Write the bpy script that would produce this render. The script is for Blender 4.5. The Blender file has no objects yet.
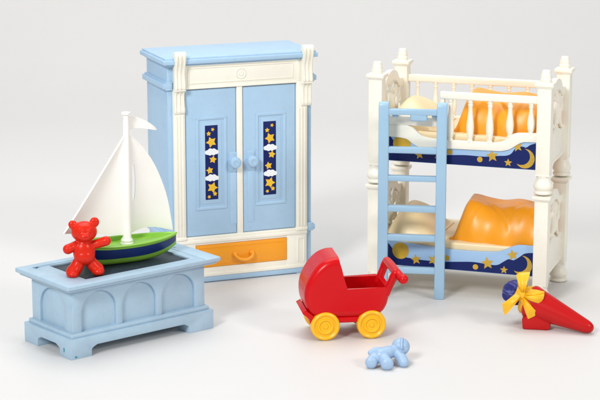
import bpy, bmesh, math, random
from mathutils import Vector, Matrix, noise

# ------------------------------------------------------------------ camera, world, lamps, exposure
S = 0.01                                   # all shapes below are written in centimetres
scene = bpy.context.scene
col = scene.collection
R = math.radians

cam_d = bpy.data.cameras.new('camera')
cam = bpy.data.objects.new('camera', cam_d)
col.objects.link(cam)
cam.location = (0, 0, 38.0665 * S)
cam.rotation_euler = (R(90 - 12.8853), 0, 0)
cam_d.sensor_width = 36
cam_d.lens = 36 * 1934.61 / 600
cam_d.clip_start = 0.02
cam_d.clip_end = 50
scene.camera = cam

world = bpy.data.worlds.new('World')
scene.world = world
world.use_nodes = True
bg = world.node_tree.nodes['Background']
bg.inputs['Color'].default_value = (0.92, 0.96, 1.0, 1)
bg.inputs['Strength'].default_value = 0.18


def softbox(name, loc, target, size, power, color=(1, 1, 1), size_y=None):
    d = bpy.data.lights.new(name, 'AREA')
    d.shape = 'RECTANGLE'
    d.size = size * S
    d.size_y = (size_y or size) * S
    d.energy = power
    d.color = color
    o = bpy.data.objects.new(name, d)
    col.objects.link(o)
    o.location = Vector(loc) * S
    o.rotation_euler = (Vector(target) - Vector(loc)).to_track_quat('-Z', 'Y').to_euler()
    return o


softbox('softbox_overhead', (-10, 158, 135), (-2, 140, 0), 110, 6.9, (1, 0.99, 0.97))
softbox('softbox_front', (-92, -44, 134), (-2, 140, 8), 50, 17.6, (1, 0.988, 0.965))
softbox('softbox_side', (132, 8, 116), (4, 138, 6), 42, 7.0, (1, 0.955, 0.90))

scene.view_settings.view_transform = 'Standard'
scene.view_settings.look = 'None'
scene.view_settings.exposure = 0.90
scene.view_settings.gamma = 1.0
scene.view_settings.use_curve_mapping = False
scene.cycles.use_denoising = True


# ------------------------------------------------------------------ materials
def plastic(name, rgb, rough=0.38, var=0.03, scale=60.0, bump=0.06, spec=0.5, stain=None, stain_amt=0.0,
            sss=0.0, rvar=0.025):
    m = bpy.data.materials.new(name)
    m.use_nodes = True
    nt = m.node_tree
    b = nt.nodes['Principled BSDF']
    tc = nt.nodes.new('ShaderNodeTexCoord')
    n1 = nt.nodes.new('ShaderNodeTexNoise')
    n1.inputs['Scale'].default_value = scale
    n1.inputs['Detail'].default_value = 5
    n1.inputs['Roughness'].default_value = 0.6
    nt.links.new(tc.outputs['Object'], n1.inputs['Vector'])
    ramp = nt.nodes.new('ShaderNodeValToRGB')
    ramp.color_ramp.elements[0].position = 0.3
    ramp.color_ramp.elements[1].position = 0.7
    ramp.color_ramp.elements[0].color = [max(0, c * (1 - var)) for c in rgb] + [1]
    ramp.color_ramp.elements[1].color = [min(1, c * (1 + var)) for c in rgb] + [1]
    nt.links.new(n1.outputs['Fac'], ramp.inputs['Fac'])
    base = ramp.outputs['Color']
    if stain:
        n3 = nt.nodes.new('ShaderNodeTexNoise')
        n3.inputs['Scale'].default_value = 190
        n3.inputs['Detail'].default_value = 6
        nt.links.new(tc.outputs['Object'], n3.inputs['Vector'])
        r3 = nt.nodes.new('ShaderNodeValToRGB')
        r3.color_ramp.elements[0].position = 0.62
        r3.color_ramp.elements[1].position = 0.8
        r3.color_ramp.elements[1].color = (stain_amt, stain_amt, stain_amt, 1)
        nt.links.new(n3.outputs['Fac'], r3.inputs['Fac'])
        mx = nt.nodes.new('ShaderNodeMixRGB')
        mx.inputs['Color2'].default_value = list(stain) + [1]
        nt.links.new(r3.outputs['Color'], mx.inputs['Fac'])
        nt.links.new(base, mx.inputs['Color1'])
        base = mx.outputs['Color']
    nt.links.new(base, b.inputs['Base Color'])
    rr = nt.nodes.new('ShaderNodeMapRange')
    rr.inputs['To Min'].default_value = rough - rvar
    rr.inputs['To Max'].default_value = rough + rvar
    nt.links.new(n1.outputs['Fac'], rr.inputs['Value'])
    nt.links.new(rr.outputs['Result'], b.inputs['Roughness'])
    b.inputs['Specular IOR Level'].default_value = spec
    if sss:
        b.inputs['Subsurface Weight'].default_value = sss
        b.inputs['Subsurface Radius'].default_value = (1.0, 0.8, 0.6)
        b.inputs['Subsurface Scale'].default_value = 0.002
    n2 = nt.nodes.new('ShaderNodeTexNoise')
    n2.inputs['Scale'].default_value = 420
    n2.inputs['Detail'].default_value = 4
    nt.links.new(tc.outputs['Object'], n2.inputs['Vector'])
    bp = nt.nodes.new('ShaderNodeBump')
    bp.inputs['Strength'].default_value = bump
    bp.inputs['Distance'].default_value = 0.0006
    nt.links.new(n2.outputs['Fac'], bp.inputs['Height'])
    nt.links.new(bp.outputs['Normal'], b.inputs['Normal'])
    return m


M = {
    'floor': plastic('white_paper', (0.69, 0.684, 0.678), 0.5, 0.012, 6, 0.02, 0.35),
    'blue': plastic('pale_blue_plastic', (0.39, 0.575, 0.765), 0.42, 0.03, 70, 0.15, 0.45, (0.27, 0.42, 0.62), 0.4),
    'chest': plastic('chest_blue_plastic', (0.385, 0.53, 0.655), 0.45, 0.05, 80, 0.22, 0.45, (0.30, 0.46, 0.64), 0.5),
    'ladder': plastic('ladder_blue_plastic', (0.325, 0.515, 0.69), 0.36, 0.02, 60, 0.05),
    'cream': plastic('cream_plastic', (0.9, 0.875, 0.775), 0.4, 0.02, 60, 0.08, 0.5, (0.74, 0.66, 0.48), 0.25),
    'bedcream': plastic('bed_cream_plastic', (0.89, 0.86, 0.755), 0.4, 0.03, 60, 0.08, 0.5, (0.70, 0.62, 0.44), 0.3),
    'orange': plastic('orange_plastic', (0.92, 0.355, 0.012), 0.35, 0.015, 60, 0.02),
    'tan': plastic('tan_plastic', (0.82, 0.66, 0.4), 0.38, 0.03, 60, 0.06),
    'navy': plastic('navy_print', (0.008, 0.018, 0.115), 0.42, 0.05, 90, 0.03, 0.18),
    'sky': plastic('sky_print', (0.32, 0.5, 0.74), 0.35, 0.03, 60, 0.03),
    'gold': plastic('gold_print', (0.54, 0.34, 0.03), 0.35, 0.10, 220, 0.04),
    'star': plastic('yellow_print', (0.82, 0.5, 0.025), 0.35, 0.06, 220, 0.04),
    'cloud': plastic('white_print', (0.84, 0.87, 0.90), 0.35, 0.02, 60, 0.03),
    'white': plastic('white_plastic', (0.92, 0.905, 0.86), 0.32, 0.015, 50, 0.04, 0.5),
    'green': plastic('green_plastic', (0.25, 0.54, 0.055), 0.34, 0.03, 60, 0.05),
    'hull': plastic('hull_blue_plastic', (0.007, 0.024, 0.13), 0.3, 0.05, 60, 0.03),
    'slate': plastic('slate_inlay', (0.02, 0.03, 0.045), 0.42, 0.25, 260, 0.16, 0.4, (0.09, 0.10, 0.12), 0.4),
    'red': plastic('red_plastic', (0.58, 0.003, 0.006), 0.27, 0.015, 30, 0.015, 0.24),
    'bear': plastic('bear_red_plastic', (0.66, 0.02, 0.006), 0.27, 0.02, 50, 0.02, 0.24),
    'cone': plastic('cone_red_plastic', (0.49, 0.006, 0.007), 0.32, 0.04, 50, 0.05, 0.24),
    'yellow': plastic('yellow_plastic', (0.9, 0.48, 0.01), 0.33, 0.03, 60, 0.04),
    'bow': plastic('bow_yellow_plastic', (0.88, 0.49, 0.012), 0.36, 0.04, 60, 0.05),
    'deep': plastic('deep_blue_plastic', (0.014, 0.024, 0.2), 0.36, 0.06, 90, 0.1),
    'doll': plastic('doll_blue_plastic', (0.34, 0.49, 0.69), 0.4, 0.03, 90, 0.10),
    'dark': plastic('dark_hole', (0.05, 0.07, 0.10), 0.6, 0.02, 60, 0.0),
    'teal': plastic('teal_mark', (0.02, 0.28, 0.30), 0.5, 0.1, 300, 0.0),
}


# ------------------------------------------------------------------ mesh builder
class MB:
    def __init__(self):
        self.bm = bmesh.new()

    def _merge(self, t, mi=0, mat=None):
        bmesh.ops.recalc_face_normals(t, faces=t.faces[:])
        if mat is not None:
            bmesh.ops.transform(t, matrix=mat, verts=t.verts[:])
        for f in t.faces:
            f.material_index = mi
        me = bpy.data.meshes.new('tmp')
        t.to_mesh(me)
        t.free()
        self.bm.from_mesh(me)
        bpy.data.meshes.remove(me)
        return self

    @staticmethod
    def _bevel(t, b, seg=2):
        if b <= 0:
            return
        bmesh.ops.recalc_face_normals(t, faces=t.faces[:])
        es = [e for e in t.edges if len(e.link_faces) == 2 and e.calc_face_angle(0) > R(28)]
        bmesh.ops.bevel(t, geom=es, offset=b, segments=seg, profile=0.5, affect='EDGES', clamp_overlap=True)

    def box(self, x0, x1, y0, y1, z0, z1, b=0.05, mi=0, seg=2, mat=None):
        t = bmesh.new()
        bmesh.ops.create_cube(t, size=1)
        for v in t.verts:
            v.co = Vector((x0 + (x1 - x0) * (v.co.x + .5), y0 + (y1 - y0) * (v.co.y + .5), z0 + (z1 - z0) * (v.co.z + .5)))
        self._bevel(t, b, seg)
        return self._merge(t, mi, mat)

    def prism(self, pts, axis, d0, d1, b=0.04, mi=0, seg=2, mat=None):
        t = bmesh.new()

        def P(a, c, d):
            return {'y': (a, d, c), 'x': (d, a, c), 'z': (a, c, d)}[axis]
        lo = [t.verts.new(P(a, c, d0)) for a, c in pts]
        hi = [t.verts.new(P(a, c, d1)) for a, c in pts]
        n = len(pts)
        t.faces.new(lo)
        t.faces.new(hi[::-1])
        for i in range(n):
            t.faces.new((lo[i], hi[i], hi[(i + 1) % n], lo[(i + 1) % n]))
        self._bevel(t, b, seg)
        return self._merge(t, mi, mat)

    def lathe(self, prof, c=(0, 0, 0), seg=32, mi=0, mat=None):
        """profile of (radius, height) about the local z axis at c"""
        t = bmesh.new()
        rings = []
        for r, z in prof:
            if r < 1e-5:
                rings.append([t.verts.new((c[0], c[1], c[2] + z))])
            else:
                rings.append([t.verts.new((c[0] + r * math.cos(2 * math.pi * k / seg), c[1] + r * math.sin(2 * math.pi * k / seg), c[2] + z)) for k in range(seg)])
        for a, b in zip(rings, rings[1:]):
            for k in range(seg):
                k2 = (k + 1) % seg
                if len(a) == 1 and len(b) > 1:
                    t.faces.new((a[0], b[k], b[k2]))
                elif len(b) == 1 and len(a) > 1:
                    t.faces.new((a[k], b[0], a[k2]))
                elif len(a) > 1:
                    t.faces.new((a[k], a[k2], b[k2], b[k]))
        if len(rings[0]) > 1:
            t.faces.new(rings[0])
        if len(rings[-1]) > 1:
            t.faces.new(rings[-1][::-1])
        return self._merge(t, mi, mat)

    def tube(self, path, rad, seg=14, mi=0, mat=None, ball=True):
        """round rod along a path with one radius per point and rounded ends"""
        t = bmesh.new()
        path = [Vector(p) for p in path]
        if not isinstance(rad, (list, tuple)):
            rad = [rad] * len(path)
        tans = []
        for i in range(len(path)):
            a = path[max(0, i - 1)]
            b = path[min(len(path) - 1, i + 1)]
            tans.append((b - a).normalized())
        u = tans[0].orthogonal().normalized()
        rings = []

        def ring(p, tn, r):
            nonlocal u
            u = (u - tn * u.dot(tn)).normalized()
            w = tn.cross(u)
            rings.append([t.verts.new(p + r * (u * math.cos(2 * math.pi * k / seg) + w * math.sin(2 * math.pi * k / seg))) for k in range(seg)])
        if ball:
            for a in (75, 50, 25):
                ring(path[0] - tans[0] * rad[0] * math.sin(R(a)), tans[0], rad[0] * math.cos(R(a)))
        for p, tn, r in zip(path, tans, rad):
            ring(p, tn, r)
        if ball:
            for a in (25, 50, 75):
                ring(path[-1] + tans[-1] * rad[-1] * math.sin(R(a)), tans[-1], rad[-1] * math.cos(R(a)))
        for a, b in zip(rings, rings[1:]):
            for k in range(seg):
                t.faces.new((a[k], a[(k + 1) % seg], b[(k + 1) % seg], b[k]))
        t.faces.new(rings[0][::-1])
        t.faces.new(rings[-1])
        return self._merge(t, mi, mat)

    def blob(self, c, r, mi=0, rot=None, sub=3):
        t = bmesh.new()
        bmesh.ops.create_icosphere(t, subdivisions=sub, radius=1)
        if not isinstance(r, (list, tuple)):
            r = (r, r, r)
        m = Matrix.Translation(Vector(c)) @ ((rot or Matrix.Identity(3)).to_4x4()) @ Matrix.Diagonal((*r, 1))
        bmesh.ops.transform(t, matrix=m, verts=t.verts[:])
        return self._merge(t, mi)

    def grid(self, f, nu, nv, closed_u=False, mi=0, thick=None):
        """sheet of points f(s,t), s,t in 0..1; thick gives it a back side"""
        t = bmesh.new()
        V = [[t.verts.new(f(i / (nu - 1 if not closed_u else nu), j / (nv - 1))) for j in range(nv)] for i in range(nu)]
        for i in range(nu if closed_u else nu - 1):
            for j in range(nv - 1):
                i2 = (i + 1) % nu
                t.faces.new((V[i][j], V[i2][j], V[i2][j + 1], V[i][j + 1]))
        if thick:
            bmesh.ops.recalc_face_normals(t, faces=t.faces[:])
            bmesh.ops.solidify(t, geom=t.faces[:], thickness=thick)
        return self._merge(t, mi)

    def mesh(self, name, mats, smooth=35):
        bmesh.ops.scale(self.bm, vec=(S, S, S), verts=self.bm.verts[:])
        me = bpy.data.meshes.new(name)
        self.bm.to_mesh(me)
        self.bm.free()
        for m in (mats if isinstance(mats, (list, tuple)) else [mats]):
            me.materials.append(m)
        if smooth:
            me.polygons.foreach_set('use_smooth', [True] * len(me.polygons))
            me.set_sharp_from_angle(angle=R(smooth))
        return me

    def build(self, name, mats, parent=None, smooth=35):
        o = bpy.data.objects.new(name, self.mesh(name, mats, smooth))
        col.objects.link(o)
        if parent:
            o.parent = parent
        return o


def bake(o, smooth=40):
    """replace an object's mesh with its modified one"""
    dg = bpy.context.evaluated_depsgraph_get()
    dg.update()
    me = bpy.data.meshes.new_from_object(o.evaluated_get(dg))
    o.modifiers.clear()
    old = o.data
    o.data = me
    me.name = old.name
    bpy.data.meshes.remove(old)
    me.polygons.foreach_set('use_smooth', [True] * len(me.polygons))
    if smooth:
        me.set_sharp_from_angle(angle=R(smooth))
    return o


def cut(o, cutters, bevel=0.0, smooth=35):
    obs = []
    for c in cutters:
        k = c.build('cutter', M['red'], None)
        obs.append(k)
        k.matrix_world = o.matrix_world
        md = o.modifiers.new('cut', 'BOOLEAN')
        md.operation = 'DIFFERENCE'
        md.solver = 'EXACT'
        md.object = k
    if bevel:
        bv = o.modifiers.new('bev', 'BEVEL')
        bv.width = bevel * S
        bv.segments = 2
        bv.limit_method = 'ANGLE'
        bv.angle_limit = R(40)
        bv.use_clamp_overlap = True
    par = o.parent
    o.parent = None
    bpy.context.view_layer.update()
    bake(o, smooth)
    o.parent = par
    for k in obs:
        me = k.data
        bpy.data.objects.remove(k)
        bpy.data.meshes.remove(me)
    return o


def fuse(mb, name, mat, parent, voxel, smooth_it=6):
    """melt overlapping blobs into one continuous skin"""
    o = mb.build(name, mat, None)
    rm = o.modifiers.new('remesh', 'REMESH')
    rm.mode = 'VOXEL'
    rm.voxel_size = voxel * S
    sm = o.modifiers.new('smooth', 'SMOOTH')
    sm.factor = 0.5
    sm.iterations = smooth_it
    bpy.context.view_layer.update()
    bake(o, 0)
    o.data.materials.clear()
    o.data.materials.append(mat)
    o.parent = parent
    return o


def tag(o, label, cat, group=None, kind=None):
    if label:
        o['label'] = label
    if cat:
        o['category'] = cat
    if group:
        o['group'] = group
    if kind:
        o['kind'] = kind
    return o


def thing(name, label, cat, loc, yaw=0.0, group=None):
    o = bpy.data.objects.new(name, None)
    o.empty_display_size = 0.01
    col.objects.link(o)
    o.location = Vector(loc) * S
    o.rotation_euler = (0, 0, yaw)
    return tag(o, label, cat, group)


def at(frame, u, n, z=0.0):
    x, y, a = frame
    return (x + u * math.cos(a) - n * math.sin(a), y + u * math.sin(a) + n * math.cos(a), z)


def star_pts(cx, cz, r, rot=0.0, k=0.44):
    out = []
    for i in range(10):
        a = R(90 + rot) + i * math.pi / 5
        q = r if i % 2 == 0 else r * k
        out.append((cx + q * math.cos(a), cz + q * math.sin(a)))
    return out


def disc_pts(cx, cz, r, n=28, a0=0, a1=360):
    full = abs(a1 - a0) >= 360
    return [(cx + r * math.cos(R(a0 + (a1 - a0) * i / (n if full else n - 1))), cz + r * math.sin(R(a0 + (a1 - a0) * i / (n if full else n - 1)))) for i in range(n)]


def moon_pts(cx, cz, r, ang=20):
    """crescent, horns opening towards the upper left"""
    out = disc_pts(0, 0, r, 26, -150, 88)
    p0, p1 = out[-1], out[0]
    inner = []
    ic, ir = (-0.30 * r, 0.30 * r), None
    ir0 = math.hypot(p0[0] - ic[0], p0[1] - ic[1])
    a0 = math.degrees(math.atan2(p0[1] - ic[1], p0[0] - ic[0]))
    a1 = math.degrees(math.atan2(p1[1] - ic[1], p1[0] - ic[0]))
    ir1 = math.hypot(p1[0] - ic[0], p1[1] - ic[1])
    if a1 > a0:
        a1 -= 360
    for i in range(1, 22):
        f = i / 22
        a = a0 + (a1 - a0) * f
        rr = ir0 + (ir1 - ir0) * f
        inner.append((ic[0] + rr * math.cos(R(a)), ic[1] + rr * math.sin(R(a))))
    pts = out + inner
    ca, sa = math.cos(R(ang)), math.sin(R(ang))
    return [(cx + x * ca - y * sa, cz + x * sa + y * ca) for x, y in pts]


def spline(pts, n=8):
    """smooth curve through points (Catmull-Rom)"""
    P = [Vector((*p, 0)) if len(p) == 2 else Vector(p) for p in pts]
    dim = len(pts[0])
    out = []
    for i in range(len(P) - 1):
        p0 = P[max(0, i - 1)]
        p1, p2 = P[i], P[i + 1]
        p3 = P[min(len(P) - 1, i + 2)]
        for k in range(n):
            t = k / n
            q = 0.5 * ((2 * p1) + (p2 - p0) * t + (2 * p0 - 5 * p1 + 4 * p2 - p3) * t * t + (3 * p1 - p0 - 3 * p2 + p3) * t ** 3)
            out.append(tuple(q[:dim]))
    out.append(tuple(P[-1][:dim]))
    return out


def sstep(a, b, x):
    t = max(0.0, min(1.0, (x - a) / (b - a)))
    return t * t * (3 - 2 * t)


# ------------------------------------------------------------------ the setting: one white sweep of paper
fl = MB()
prof = [(-60, 0), (30, 0), (90, 0), (150, 0), (205, 0)]
for k in range(1, 13):
    a = R(90 * k / 12)
    prof.append((205 + 60 * math.sin(a), 60 - 60 * math.cos(a)))
prof.append((265, 150))
prof.append((265, 260))
NP = len(prof)
t = bmesh.new()
rows = [[t.verts.new((x, y, z)) for x in (-260, -90, 90, 260)] for y, z in prof]
for a, b in zip(rows, rows[1:]):
    for k in range(3):
        t.faces.new((a[k], a[k + 1], b[k + 1], b[k]))
fl._merge(t)
flo = fl.build('floor', M['floor'], None, 60)
tag(flo, None, None, None, 'structure')
if flo.data.polygons[0].normal.z < 0:
    flo.data.flip_normals()

WF = (-9.7748, 137.2598, 0.3734)     # frames fitted to the photograph: front-left corner and yaw
CF = (-14.8328, 119.2353, 0.6897)
BF = (5.5308, 137.0329, -0.3257)


# ------------------------------------------------------------------ wardrobe
W = thing('wardrobe', 'tall pale blue and cream two-door wardrobe standing behind the toy chest', 'wardrobe', at(WF, 0, 0), WF[2])
WW, WD = 11.96, 5.93
b = MB()
b.box(0.42, 11.64, 0.62, 5.6, 0.05, 16.5, 0.05)
b.build('body', M['blue'], W)
b = MB()
b.box(0.40, 11.56, 0.40, 5.65, 0.06, 0.45, 0.05)
for x0, x1 in ((0.45, 1.5), (10.4, 11.5)):
    for y0, y1 in ((0.45, 1.3), (4.7, 5.6)):
        b.box(x0, x1, y0, y1, 0.0, 0.12, 0.02)
b.build('base', M['blue'], W)
b = MB()                                                        # cornice in three steps
b.box(0.28, 11.68, 0.26, 5.72, 16.36, 16.56, 0.05)
b.box(0.0, WW, 0.0, WD, 16.52, 16.86, 0.07)
b.box(0.14, WW - 0.14, 0.12, WD - 0.08, 16.80, 17.0, 0.06)
b.build('cornice', M['blue'], W)
for zb, p in ((14.62, 0.34), (3.24, 0.24)):
    for sgn in (-1, 1):
        b = MB()
        for dz0, dz1, q in ((0.10, 0.50, p), (0.0, 0.14, p * 0.5), (0.46, 0.62, p * 0.5)):
            if sgn < 0:
                b.box(0.42 - q, 0.80, 0.44, 5.65, zb + dz0, zb + dz1, 0.05)
            else:
                b.box(11.16, 11.66 + q, 0.44, 5.65, zb + dz0, zb + dz1, 0.05)
        b.build('side_moulding', M['blue'], W)

b = MB()                                                        # the cream face frame
b.box(1.50, 10.90, 0.40, 0.9, 14.62, 16.52, 0.04)               # frieze
b.box(0.82, 1.68, 0.36, 0.9, 3.42, 14.7, 0.04)                  # pilasters
b.box(10.36, 11.22, 0.36, 0.9, 3.42, 14.7, 0.04)
for u0 in (0.82, 10.36):                                        # raised flutes
    for du in (0.10, 0.34, 0.58):
        b.box(u0 + du, u0 + du + 0.17, 0.30, 0.5, 3.7, 12.75, 0.05)
    b.box(u0 - 0.03, u0 + 0.89, 0.30, 0.9, 3.36, 3.62, 0.05)
b.box(5.68, 6.14, 0.42, 0.9, 3.5, 14.66, 0.05)                  # strip between the doors
b.box(0.82, 11.22, 0.33, 0.9, 3.06, 3.34, 0.05)                 # ledge over the drawer
b.box(0.86, 11.18, 0.38, 0.9, 3.30, 3.56, 0.04)
b.box(0.84, 2.40, 0.40, 0.9, 0.47, 3.10, 0.04)                  # plinth round the drawer
b.box(9.60, 11.20, 0.40, 0.9, 0.47, 3.10, 0.04)
b.box(2.38, 9.62, 0.43, 0.9, 0.47, 1.16, 0.04)
b.box(2.38, 9.62, 0.43, 0.9, 2.90, 3.10, 0.03)
b.box(0.86, 11.18, 0.36, 0.9, 0.46, 0.74, 0.04)
for u0 in (0.95, 10.42):                                        # scrolled panels beside the drawer
    b.box(u0, u0 + 0.12, 0.34, 0.5, 0.95, 2.9, 0.04)
    b.box(u0 + 0.50, u0 + 0.62, 0.34, 0.5, 0.95, 2.9, 0.04)
    b.box(u0, u0 + 0.62, 0.345, 0.5, 2.72, 2.88, 0.04)
# raised frame on the frieze and its rosette
for (x0, x1, z0, z1) in ((1.95, 10.1, 16.12, 16.20), (1.95, 10.1, 15.02, 15.10), (1.95, 2.03, 15.10, 16.12), (10.02, 10.1, 15.10, 16.12)):
    b.box(x0, x1, 0.345, 0.5, z0, z1, 0.02)
b.box(1.66, 10.38, 0.30, 0.6, 16.28, 16.50, 0.05)
b.box(1.66, 10.38, 0.33, 0.6, 14.62, 14.82, 0.05)
rx = Matrix.Translation((6.0, 0.40, 15.58)) @ Matrix.Rotation(R(90), 4, 'X')
b.lathe([(0.0, 0.05), (0.16, 0.09), (0.22, 0.03), (0.30, 0.03), (0.36, 0.09), (0.42, 0.0)], seg=28, mat=rx)
b.build('face_frame', M['cream'], W)

for u0 in (0.84, 10.72):                                        # scroll brackets holding the cornice
    b = MB()
    sp = spline([(0.40, 12.85), (0.26, 12.9), (0.20, 13.15), (0.26, 13.6), (0.30, 14.2), (0.16, 14.6), (-0.02, 14.75), (0.02, 15.2), (0.08, 15.8),
                 (0.0, 16.3), (-0.16, 16.75), (-0.22, 17.2), (-0.06, 17.42), (0.3, 17.42), (0.42, 17.2)], 4)
    sp = sp + [(0.6, 17.0), (0.6, 12.85)]
    b.prism(sp, 'x', u0, u0 + 0.82, 0.03)
    for du in (0.06, 0.35, 0.64):                               # reeds on the front
        rp = spline([(0.22, 13.05), (0.24, 13.6), (0.27, 14.2), (0.13, 14.62), (-0.05, 14.8), (-0.01, 15.2), (0.05, 15.8), (-0.03, 16.3), (-0.19, 16.75), (-0.25, 17.2), (-0.08, 17.42)], 4)
        b.tube([(u0 + du + 0.06, y, z) for y, z in rp], 0.062, 8)
    b.box(u0 - 0.02, u0 + 0.84, -0.01, 0.5, 14.58, 14.68, 0.03)
    b.build('bracket', M['cream'], W)


def cloud_pts(cx, cz, w):
    pts = []
    lobes = [(-0.36, -0.02, 0.16), (-0.12, 0.07, 0.19), (0.14, 0.05, 0.19), (0.36, -0.03, 0.15), (0.12, -0.10, 0.15), (-0.14, -0.10, 0.15)]
    for k in range(40):
        a = 2 * math.pi * k / 40
        dx, dz = math.cos(a), math.sin(a)
        best = 0
        for lx, lz, lr in lobes:
            bq = lx * dx + lz * dz
            dd = bq * bq - (lx * lx + lz * lz - lr * lr)
            if dd > 0:
                best = max(best, bq + math.sqrt(dd))
        pts.append((cx + w * best * dx, cz + w * best * dz))
    return pts


def door(u0, u1, knob_u, flip):
    o = MB()
    o.box(u0, u1, 0.50, 0.8, 3.62, 14.56, 0.05)
    c0, c1 = (2.50, 4.92) if not flip else (7.14, 9.56)
    zs0, zs1 = 5.53, 12.54
    fw = 0.26
    o.box(c0, c1, 0.43, 0.6, zs0, zs0 + fw, 0.05)               # moulded frame
    o.box(c0, c1, 0.43, 0.6, zs1 - fw, zs1, 0.05)
    o.box(c0, c0 + fw, 0.433, 0.6, zs0 + 0.05, zs1 - 0.05, 0.05)
    o.box(c1 - fw, c1, 0.433, 0.6, zs0 + 0.05, zs1 - 0.05, 0.05)
    o.box(c0 + 0.40, c1 - 0.40, 0.46, 0.6, zs0 + 0.45, zs1 - 0.42, 0.04)
    d = o.build('door', M['blue'], W)
    p = MB()                                                    # printed strip of stars and clouds
    s0, s1 = (3.22, 4.20) if not flip else (7.76, 8.76)
    p.box(s0, s1, 0.440, 0.52, 6.30, 11.86, 0.012)
    sc, wd = (s0 + s1) / 2, s1 - s0
    q = [(0.10, 11.55, .15), (-0.22, 11.25, .19), (-0.02, 10.62, .42), (0.10, 9.30, .30), (-0.16, 8.50, .29), (0.04, 7.20, .43), (0.24, 6.72, .19), (-0.22, 6.52, .15)]
    if flip:
        q = [(0.18, 11.55, .15), (-0.20, 11.2, .19), (0.02, 10.60, .42), (0.16, 9.35, .30), (-0.10, 8.52, .30), (0.0, 7.22, .43), (0.24, 6.75, .19), (-0.2, 6.58, .15)]
    for i, (du, z, r) in enumerate(q):
        p.prism(star_pts(sc + du * wd, z, r, 11 * ((i * 7) % 5 - 2), 0.54), 'y', 0.428, 0.5, 0, 1)
    for z in (9.88, 7.94):
        p.prism(cloud_pts(sc + (0.02 if not flip else 0.05), z, 1.04), 'y', 0.424, 0.5, 0, 2)
    p.build('printed_strip', [M['navy'], M['star'], M['cloud']], d)
    kb = MB()
    m = Matrix.Translation((knob_u, 0.52, 9.02)) @ Matrix.Rotation(R(90), 4, 'X')
    kb.lathe([(0.40, 0.0), (0.40, 0.10), (0.26, 0.14), (0.22, 0.30), (0.34, 0.38), (0.43, 0.48), (0.43, 0.60), (0.36, 0.70), (0.20, 0.74), (0.17, 0.70), (0.0, 0.70)], seg=30, mat=m)
    kb.box(knob_u - 0.30, knob_u + 0.30, 0.44, 0.6, 8.25, 9.75, 0.06)
    kb.build('knob', M['blue'], d)
    # long narrow moulding under the lock plate
    kk = MB()
    kk.box(knob_u - 0.26, knob_u + 0.26, 0.462, 0.6, 4.3, 8.2, 0.04)
    kk.build('lock_rail', M['blue'], d)
    return d


door(1.745, 5.625, 5.40, False)
door(6.195, 10.305, 6.78, True)

b = MB()
b.box(2.42, 9.58, 0.36, 0.85, 1.18, 2.88, 0.05)
for (x0, x1, z0, z1) in ((2.62, 9.38, 1.36, 1.42), (2.62, 9.38, 2.64, 2.70), (2.62, 2.68, 1.42, 2.64), (9.32, 9.38, 1.42, 2.64)):
    b.box(x0, x1, 0.335, 0.5, z0, z1, 0.015)
dr = b.build('drawer', M['orange'], W)
b = MB()
hp = spline([(5.42, 0.36, 2.02), (5.40, 0.16, 1.96), (5.58, 0.02, 1.76), (5.92, -0.04, 1.62), (6.28, -0.04, 1.62), (6.62, 0.02, 1.76), (6.80, 0.16, 1.96), (6.78, 0.36, 2.02)], 6)
b.tube(hp, 0.14, 12)
b.blob((5.42, 0.30, 2.0), (0.22, 0.12, 0.22))
b.blob((6.78, 0.30, 2.0), (0.22, 0.12, 0.22))
b.build('handle', M['orange'], dr)


# ------------------------------------------------------------------ toy chest
C = thing('toy_chest', 'pale blue toy chest with moulded arches and a dark panel in its lid', 'toy chest', at(CF, 0, 0), CF[2])
CW, CD = 12.28, 6.45
b = MB()
b.box(0.36, CW - 0.40, 0.38, CD - 0.38, 0.0, 1.34, 0)
pl = b.build('plinth', M['chest'], C)


def cutpoly(a0, a1, h):
    c = 0.45
    return [(a0, -0.5), (a0, h * 0.30)] + spline([(a0, h * 0.30), (a0 + 0.06, h * 0.72), (a0 + c, h)], 4)[1:] + \
           spline([(a1 - c, h), (a1 - 0.06, h * 0.72), (a1, h * 0.30)], 4)[:-1] + [(a1, h * 0.30), (a1, -0.5)]


c1, c2 = MB(), MB()
c1.prism(cutpoly(1.95, 9.85, 0.72), 'y', -1, 8, 0)
c2.prism(cutpoly(1.75, 4.45, 0.74), 'x', -1, 14, 0)
cut(pl, [c1, c2], 0.06)
b = MB()
b.prism([(0.56, 0.58), (CW - 0.60, 0.58), (CW - 0.60, CD - 0.58), (0.56, CD - 0.58)], 'z', 1.30, 1.62, 0.10, seg=3)
b.build('plinth_moulding', M['chest'], C)

b = MB()
u0, u1, n0, n1 = 0.78, 11.44, 0.78, 5.68
b.box(u0 + 0.20, u1 - 0.20, n0 + 0.20, n1 - 0.20, 0.9, 4.7, 0.02)


def arcade(a0, a1, arches, zb, zt):
    pts = [(a0, zb)]
    for x0, x1 in arches:
        r = (x1 - x0) / 2
        zc = 4.18 - r
        pts += [(x0, zb), (x0, zc)]
        pts += [((x0 + x1) / 2 - r * math.cos(R(a)), zc + r * math.sin(R(a))) for a in range(10, 180, 10)]
        pts += [(x1, zc), (x1, zb)]
    pts += [(a1, zb), (a1, zt), (a0, zt)]
    return pts


lo = [(1.50, 4.22), (4.70, 7.42), (7.90, 10.62)]
b.prism(arcade(u0, u1, lo, 1.2, 4.6), 'y', n0, n0 + 0.27, 0.045)
b.prism(arcade(u0, u1, lo, 1.2, 4.6), 'y', n1 - 0.27, n1, 0.045)
sh = [(1.72, 4.72)]
b.prism(arcade(n0 + 0.19, n1 - 0.19, sh, 1.2, 4.6), 'x', u0 + 0.002, u0 + 0.27, 0.045)
b.prism(arcade(n0 + 0.19, n1 - 0.19, sh, 1.2, 4.6), 'x', u1 - 0.27, u1 - 0.002, 0.045)
b.build('body', M['chest'], C)

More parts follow.
